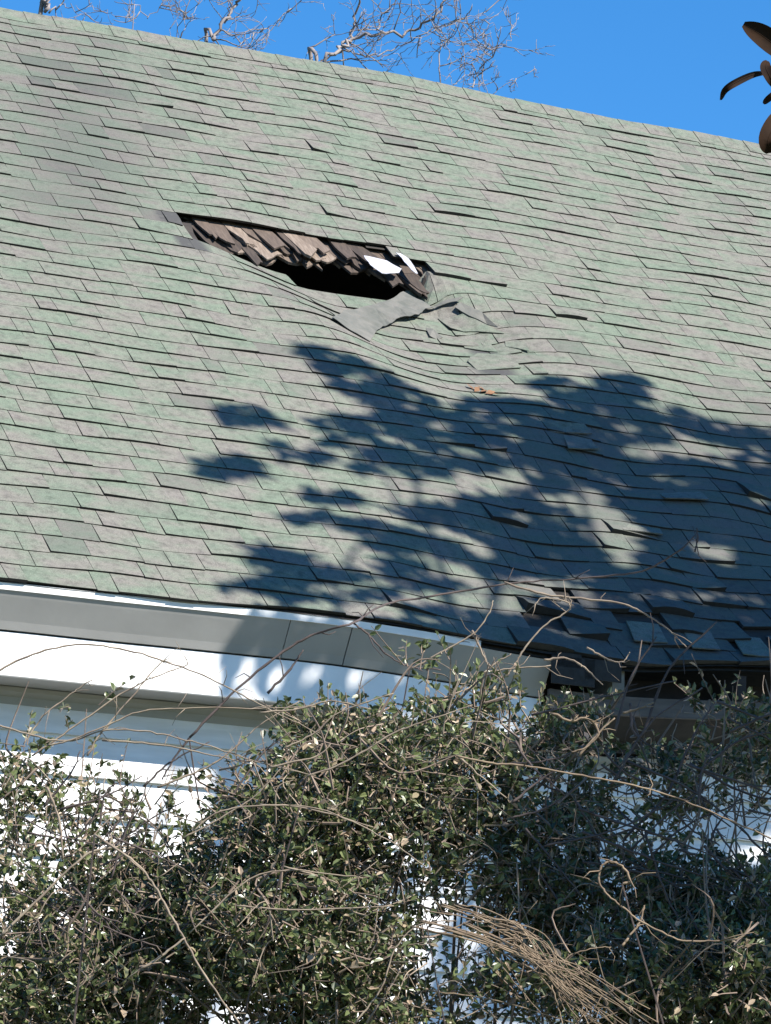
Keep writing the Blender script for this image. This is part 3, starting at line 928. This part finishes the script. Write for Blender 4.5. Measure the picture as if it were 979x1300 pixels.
# ------------------------------------------------------------------ bare trees behind the ridge
def bare_tree(label, base, limbs, Y, seed, dens=1.0, r0=.05):
    global RS
    RS = np.random.RandomState(seed)
    root = empty('bare_tree', base, label, 'tree', group='leafless trees beyond the ridge')
    base = np.array(base, float)
    tr = MB(); tw = MB()
    fork = base + np.array([.1, 0, 6.2])
    P = smooth_path([base, base + np.array([.08, .05, 3]), fork], 5)
    tr.tube(P, np.linspace(.24, .13, len(P)), 9)
    tr.build('trunk', M_TREE, root, smooth=True, loc=base)
    def grow(p, d, L, r, lev):
        n = 5
        Q = [p]; q = p.copy(); dd = d.copy()
        for i in range(n):
            dd = dd + RS.normal(size=3) * .20 + np.array([0, 0, .03]); dd /= np.linalg.norm(dd)
            q = q + dd * L / n; Q.append(q.copy())
        tw.tube(Q, np.linspace(r, r * .5, n + 1), 4)
        if lev > 0:
            for _ in range(RS.randint(2, 4)):
                i = RS.randint(1, n + 1)
                e = dd * .6 + RS.normal(size=3) * .55; e /= np.linalg.norm(e)
                grow(Q[i], e, L * RS.uniform(.5, .8), max(.003, r * .5), lev - 1)
    for pts, ra, rb, nb, LL in limbs:
        W = [at(x, y, Y + RS.uniform(-.1, .1)) for x, y in pts]
        low = pts[0][1] > 14 + .18 * pts[0][0] - 6
        Ws = smooth_path(([fork, fork * .4 + W[0] * .6 + np.array([0, 0, -.2])] if low else []) + W, 6)
        n = len(Ws)
        Ws = Ws + RS.normal(size=(n, 3)) * .012
        rad = .42 * (np.interp(np.arange(n), [0, 12, n - 1], [ra * 1.3, ra, rb]) if low else np.linspace(ra, rb, n))
        tw.tube(Ws, rad, 6)
        for _ in range(int(nb * dens)):
            i = RS.randint(11 if low else 1, n)
            d = Ws[min(i, n - 1)] - Ws[i - 1]; d /= np.linalg.norm(d)
            e = d * .5 + RS.normal(size=3) * np.array([.7, .7, .6]); e /= np.linalg.norm(e)
            grow(Ws[i], e, LL * RS.uniform(.6, 1.3), max(.005, rad[i] * .5), 2)
    tw.build('crown', M_TREE, root, smooth=True, loc=base)
YT = 30.0
b = at(470, 500, YT); b[2] = 0
bare_tree('leafless tree whose forked white limb leans right above the middle of the ridge', b, [
    ([(395, 92), (404, 80), (428, 62), (447, 50), (478, 42), (520, 38), (548, 24), (560, 8), (568, -12)], .040, .016, 9, .35),
    ([(404, 80), (436, 64), (470, 72), (505, 60), (540, 42), (580, 28), (615, 16)], .018, .006, 9, .32),
    ([(436, 58), (448, 45), (450, 20), (460, -4)], .028, .018, 4, .35),
    ([(482, 40), (484, 20), (500, 4), (508, -10)], .015, .009, 4, .3),
    ([(558, 104), (560, 60), (556, 45)], .014, .007, 4, .25),
    ([(560, 50), (600, 52), (625, 30)], .010, .004, 5, .25),
    ([(598, 114), (612, 90), (632, 62), (650, 50)], .014, .004, 7, .25),
    ([(575, 110), (600, 85), (610, 66)], .009, .004, 4, .22),
    ([(625, 118), (650, 104), (668, 92)], .007, .003, 3, .15)], YT, 51, 1.25)
b = at(250, 500, YT + 1); b[2] = 0
bare_tree('leafless tree with one straight grey limb rising left of centre', b, [
    ([(262, 70), (268, 52), (285, 28), (302, 4), (312, -12)], .036, .026, 6, .38),
    ([(280, 36), (292, 12), (294, -6)], .014, .008, 3, .3),
    ([(170, 42), (190, 22), (215, 0)], .010, .006, 4, .25),
    ([(225, 62), (245, 25), (256, -6)], .008, .005, 5, .25),
    ([(300, 62), (325, 42), (352, 30), (372, 10)], .010, .005, 6, .28)], YT + 1, 52, 1.4)
b = at(60, 500, YT + 1.5); b[2] = 0
bare_tree('leafless tree with a stubby pale limb at the top left corner', b, [
    ([(52, 30), (58, 14), (64, -6)], .045, .03, 2, .3),
    ([(62, 16), (80, 2), (86, -8)], .018, .010, 3, .25),
    ([(76, 4), (92, 10), (108, 22)], .010, .004, 3, .15),
    ([(118, 10), (140, 16), (150, 24)], .007, .003, 3, .15)], YT + 1.5, 53, .8)

# ------------------------------------------------------------------ magnolia on the right: its shade lies over roof and wall
RS = np.random.RandomState(77)
MT = np.array([5.0, 11.6, 0.0])
mag = empty('magnolia_tree', MT, 'large magnolia with brown backed leathery leaves showing at the top right edge', 'tree')
DARK = [  # roof shade (photo px): x, y, rx, ry
    (400, 447, 34, 9), (440, 468, 44, 13), (475, 495, 48, 20), (425, 488, 20, 7), (520, 520, 52, 22), (560, 548, 60, 24), (425, 537, 34, 10), (470, 545, 40, 18),
    (305, 530, 36, 14), (350, 540, 22, 5), (288, 597, 50, 16), (385, 583, 40, 9), (345, 567, 16, 6), (440, 560, 40, 12), (500, 580, 60, 14), (455, 598, 26, 6), (540, 603, 34, 8),
    (420, 633, 40, 10), (390, 660, 34, 7), (450, 670, 46, 10), (500, 690, 40, 16), (540, 655, 54, 13), (600, 665, 46, 16), (560, 700, 50, 16), (600, 640, 30, 8),
    (345, 712, 44, 13), (375, 735, 50, 16), (320, 750, 44, 9), (385, 765, 44, 7), (440, 735, 34, 9), (510, 730, 36, 22), (470, 757, 34, 8), (560, 745, 40, 12), (560, 780, 60, 8), (630, 790, 50, 10),
    (620, 520, 44, 16), (620, 555, 50, 20), (600, 590, 44, 14), (650, 585, 40, 10), (660, 520, 30, 14), (700, 535, 50, 22), (660, 560, 50, 18), (700, 485, 26, 9), (740, 505, 44, 14), (790, 487, 34, 10), (790, 505, 44, 14),
    (770, 525, 50, 18), (840, 530, 50, 14), (900, 545, 50, 14), (950, 556, 40, 14), (740, 560, 60, 22), (820, 555, 40, 10), (700, 585, 50, 14), (760, 590, 50, 18), (720, 612, 60, 12),
    (650, 625, 50, 10), (690, 645, 40, 8), (630, 645, 30, 8), (670, 690, 60, 22), (640, 720, 46, 12), (700, 715, 50, 18), (720, 680, 26, 10),
    (840, 600, 60, 22), (910, 600, 60, 20), (970, 600, 40, 30), (830, 635, 60, 22), (900, 640, 60, 24), (960, 650, 50, 30), (850, 670, 50, 22), (910, 680, 50, 16), (970, 690, 40, 26), (830, 700, 34, 18),
    (860, 735, 60, 20), (930, 740, 60, 16), (800, 740, 50, 18), (740, 745, 30, 8), (980, 730, 40, 20), (720, 790, 50, 18), (780, 785, 60, 22), (850, 785, 60, 26), (930, 790, 60, 30), (700, 825, 60, 16), (800, 825, 60, 18), (900, 825, 80, 18), (690, 760, 14, 8), (985, 790, 30, 40),
    (735, 655, 34, 10), (748, 705, 24, 12), (770, 722, 34, 10), (800, 628, 26, 7), (690, 668, 34, 6), (960, 715, 30, 10), (860, 705, 24, 12), (900, 725, 40, 10), (940, 620, 40, 16), (830, 660, 30, 16),
    (1010, 600, 40, 60), (1030, 700, 60, 80)]
LIGHT = [(640, 612, 60, 6, .18), (775, 664, 56, 9, .38), (800, 692, 26, 8, .4), (720, 640, 44, 8, .3), (860, 575, 46, 5, .25), (925, 592, 30, 5, .2), (908, 709, 22, 5, .25), (600, 620, 50, 8, .1), (560, 672, 14, 4, .2),
         (540, 712, 22, 6, .2), (610, 700, 30, 7, .3), (690, 745, 70, 10, .12), (600, 755, 50, 8, .1), (440, 700, 30, 8, .2), (430, 650, 34, 5, .1), (480, 612, 50, 6, .1), (520, 490, 30, 4, .5), (835, 520, 20, 4, .3), (965, 640, 20, 5, .2),
         (640, 775, 60, 7, .2), (720, 760, 60, 7, .25), (590, 575, 30, 5, .3), (645, 560, 24, 5, .2), (840, 608, 26, 4, .3), (960, 590, 20, 6, .2), (480, 655, 26, 4, .1), (420, 745, 18, 4, .1), (450, 560, 20, 4, 0)]
def lit(x, y):
    for cx, cy, a, b_, q in LIGHT:
        dx, dy = x - cx, y - cy
        u_ = dx * cos(q) + dy * sin(q); v_ = -dx * sin(q) + dy * cos(q)
        if (u_ / a) ** 2 + (v_ / b_) ** 2 < 1.0: return True
    return False
mp_, ml = MB(), MB()
pts = []
def add_shadow(W, tmin, tmax, n=1):
    for _ in range(n):
        t = RS.uniform(tmin, tmax)
        pts.append(np.asarray(W) + SUN * t)
for (cx, cy, a, b_) in DARK:
    n = int(pi * a * b_ / 300 * (9 if cx > 780 and cy > 570 else 7 if cx > 600 else 5.6)) + 2
    for _ in range(n):
        r = RS.uniform() ** .5; q = RS.uniform(0, 2 * pi)
        x, y = cx + a * .93 * r * cos(q), cy + b_ * .93 * r * sin(q)
        if lit(x, y) and cy < 780: continue
        o_ = w2l(CAM)[0]
        P = px2raw(x, y, 0)
        add_shadow(l2w(P)[0], 6.2, 8.6)
# shade on fascia and crown moulding
small = []
def fas(x, y, yl=.12, t0=4.6, t1=6.0):
    small.append(l2w(on_plane_y(x, y, yl))[0] + SUN * RS.uniform(t0, t1))
for x0, x1, y0, y1, n_ in ((284, 300, 822, 885, 40), (328, 337, 838, 885, 22), (364, 374, 838, 890, 26), (426, 440, 838, 892, 36), (285, 330, 818, 832, 30),
                           (330, 480, 826, 842, 130), (480, 560, 815, 900, 170), (560, 720, 815, 900, 260), (560, 700, 790, 830, 60)):
    for _ in range(n_):
        fas(RS.uniform(x0, x1), RS.uniform(y0, y1))
# shade on the siding
for _ in range(2900):
    x = RS.uniform(272, 1060); y = RS.uniform(960, 1300)
    if any(((x - a) / c) ** 2 + ((y - b_) / d) ** 2 < 1 for a, b_, c, d in ((905, 958, 40, 14), (950, 1082, 30, 22), (360, 1120, 60, 70), (510, 1130, 40, 60), (560, 1240, 50, 40))): continue
    if x < 620 and (y > 1070 or x > 400) and RS.uniform() < .93: continue
    add_shadow(l2w(on_plane_y(x, y, WY))[0], 6.4, 8.8)
# shade on the right-hand shrub
for _ in range(1500):
    x = RS.uniform(640, 1080); y = RS.uniform(880, 1330)
    if x < 700 and RS.uniform() < .6: continue
    if RS.uniform() < .12: continue
    add_shadow(at(x, y, RS.uniform(13.6, 14.6)), 5.2, 7.5)
pts = np.array(pts)
pp, zz = proj(pts)
ok = (pp[:, 0] > PW + 90) | (pp[:, 1] < -90) | (pp[:, 0] < -90)
pts = pts[ok]
n = len(pts)
D_ = rnd_dir(n, .1)
Nn = SUN + RS.normal(size=(n, 3)) * .45
Lm = RS.uniform(.13, .20, n)
leaf_cloud(ml, pts - D_ * .08, D_, Nn, Lm, Lm * RS.uniform(.36, .46, n), RS.uniform(0, 1, n), .12)
small = np.array(small); k_ = len(small)
D_ = rnd_dir(k_)
Ls = RS.uniform(.07, .11, k_)
leaf_cloud(ml, small - D_ * .04, D_, SUN + RS.normal(size=(k_, 3)) * .4, Ls, Ls * .45, RS.uniform(0, 1, k_), .12)
# limbs of the magnolia reach through the crown
tk = MB()
top = MT + np.array([.3, .2, 10.5])
P = smooth_path([MT, MT + np.array([.1, .1, 4]), MT + np.array([.1, .3, 7.5]), top], 6)
tk.tube(P, np.linspace(.22, .06, len(P)), 10)
tk.build('trunk', M_TREE, mag, smooth=True, loc=MT)
lm = MB()
idx = RS.choice(n, 46, replace=False)
for i in idx:
    q = pts[i]
    s_ = P[RS.randint(6, len(P))]
    mid = (s_ + q) / 2 + RS.normal(size=3) * .2 + np.array([0, 0, .2])
    Q = smooth_path([s_, mid, q], 4)
    pq, _z = proj(Q)
    if ((pq[:, 0] > -30) & (pq[:, 0] < PW + 40) & (pq[:, 1] > -30)).any(): continue
    lm.tube(Q, np.linspace(.04, .008, len(Q)), 5)
# near branch at the top right of the view
YM = 10.2
Q = smooth_path([P[9], at(1300, 60, 10.8), at(1100, 105, YM), at(1000, 98, YM), at(983, 96, YM)], 5)
lm.tube(Q, np.linspace(.04, .006, len(Q)), 6)
Q2 = smooth_path([at(1100, 105, YM), at(1060, 180, YM), at(1010, 230, YM + .05)], 4)
lm.tube(Q2, np.linspace(.012, .005, len(Q2)), 5)
lm.build('limbs', M_TWIGD, mag, smooth=True, loc=MT)
ml.build('crown', M_MAG, mag, loc=MT)
def big_leaf(spine, wpx, face, curl=.12, m=M_MAGB):
    Pn = smooth_path([at(x, y, d) for x, y, d in spine], 5)
    n = len(Pn); t = np.linspace(0, 1, n)
    wd = wpx / FPX * YM * .5 * np.power(np.sin(np.pi * np.clip(t * .93 + .035, 0, 1)), .62)
    T = np.gradient(Pn, axis=0); T /= np.linalg.norm(T, axis=1)[:, None]
    fdir = np.array(face, float); fdir /= np.linalg.norm(fdir)
    X = np.cross(T, fdir); X /= np.linalg.norm(X, axis=1)[:, None]
    Z = np.cross(X, T)
    rows = []
    for s_ in (-1, -.5, 0, .5, 1):
        rows.append(Pn + X * (wd * s_)[:, None] + Z * (abs(s_) ** 1.5 * curl * wd)[:, None])
    mb = MB(); V = np.concatenate(rows); V2 = V + np.tile(Z, (5, 1)) * .0016
    F = []
    for r_ in range(4):
        for i in range(n - 1):
            F.append((r_ * n + i, r_ * n + i + 1, (r_ + 1) * n + i + 1, (r_ + 1) * n + i))
    k = len(V)
    mb.add(np.concatenate([V, V2]), F + [tuple(x + k for x in f[::-1]) for f in F], [0] * len(F) + [1] * len(F), .5)
    # midrib
    mb.tube(Pn + Z * .0016, np.linspace(.0022, .0008, n), 4, 1)
    mb.build('leaf', [M_MAG, m], mag, smooth=True, loc=MT)
tc_ = -Fv
big_leaf([(1016, 82, 10.2), (990, 62, 10.17), (966, 44, 10.15), (944, 31, 10.15)], 31, tc_, .35)
big_leaf([(975, 92, 10.2), (956, 94, 10.1), (934, 104, 10.05), (920, 114, 10.05), (915, 126, 10.1)], 10, (.2, -1, -.6), .5)
big_leaf([(985, 112, 10.1), (978, 98, 10.06), (972, 86, 10.1), (974, 78, 10.15)], 16, tc_, .3)
big_leaf([(1000, 108, 10.2), (985, 118, 10.1), (975, 126, 10.1), (970, 131, 10.12)], 9, tc_, .4)
big_leaf([(996, 138, 10.2), (984, 158, 10.1), (975, 178, 10.08), (976, 194, 10.1)], 28, tc_, .35)
big_leaf([(1010, 150, 10.3), (1030, 110, 10.25), (1040, 70, 10.3)], 28, tc_, .35)
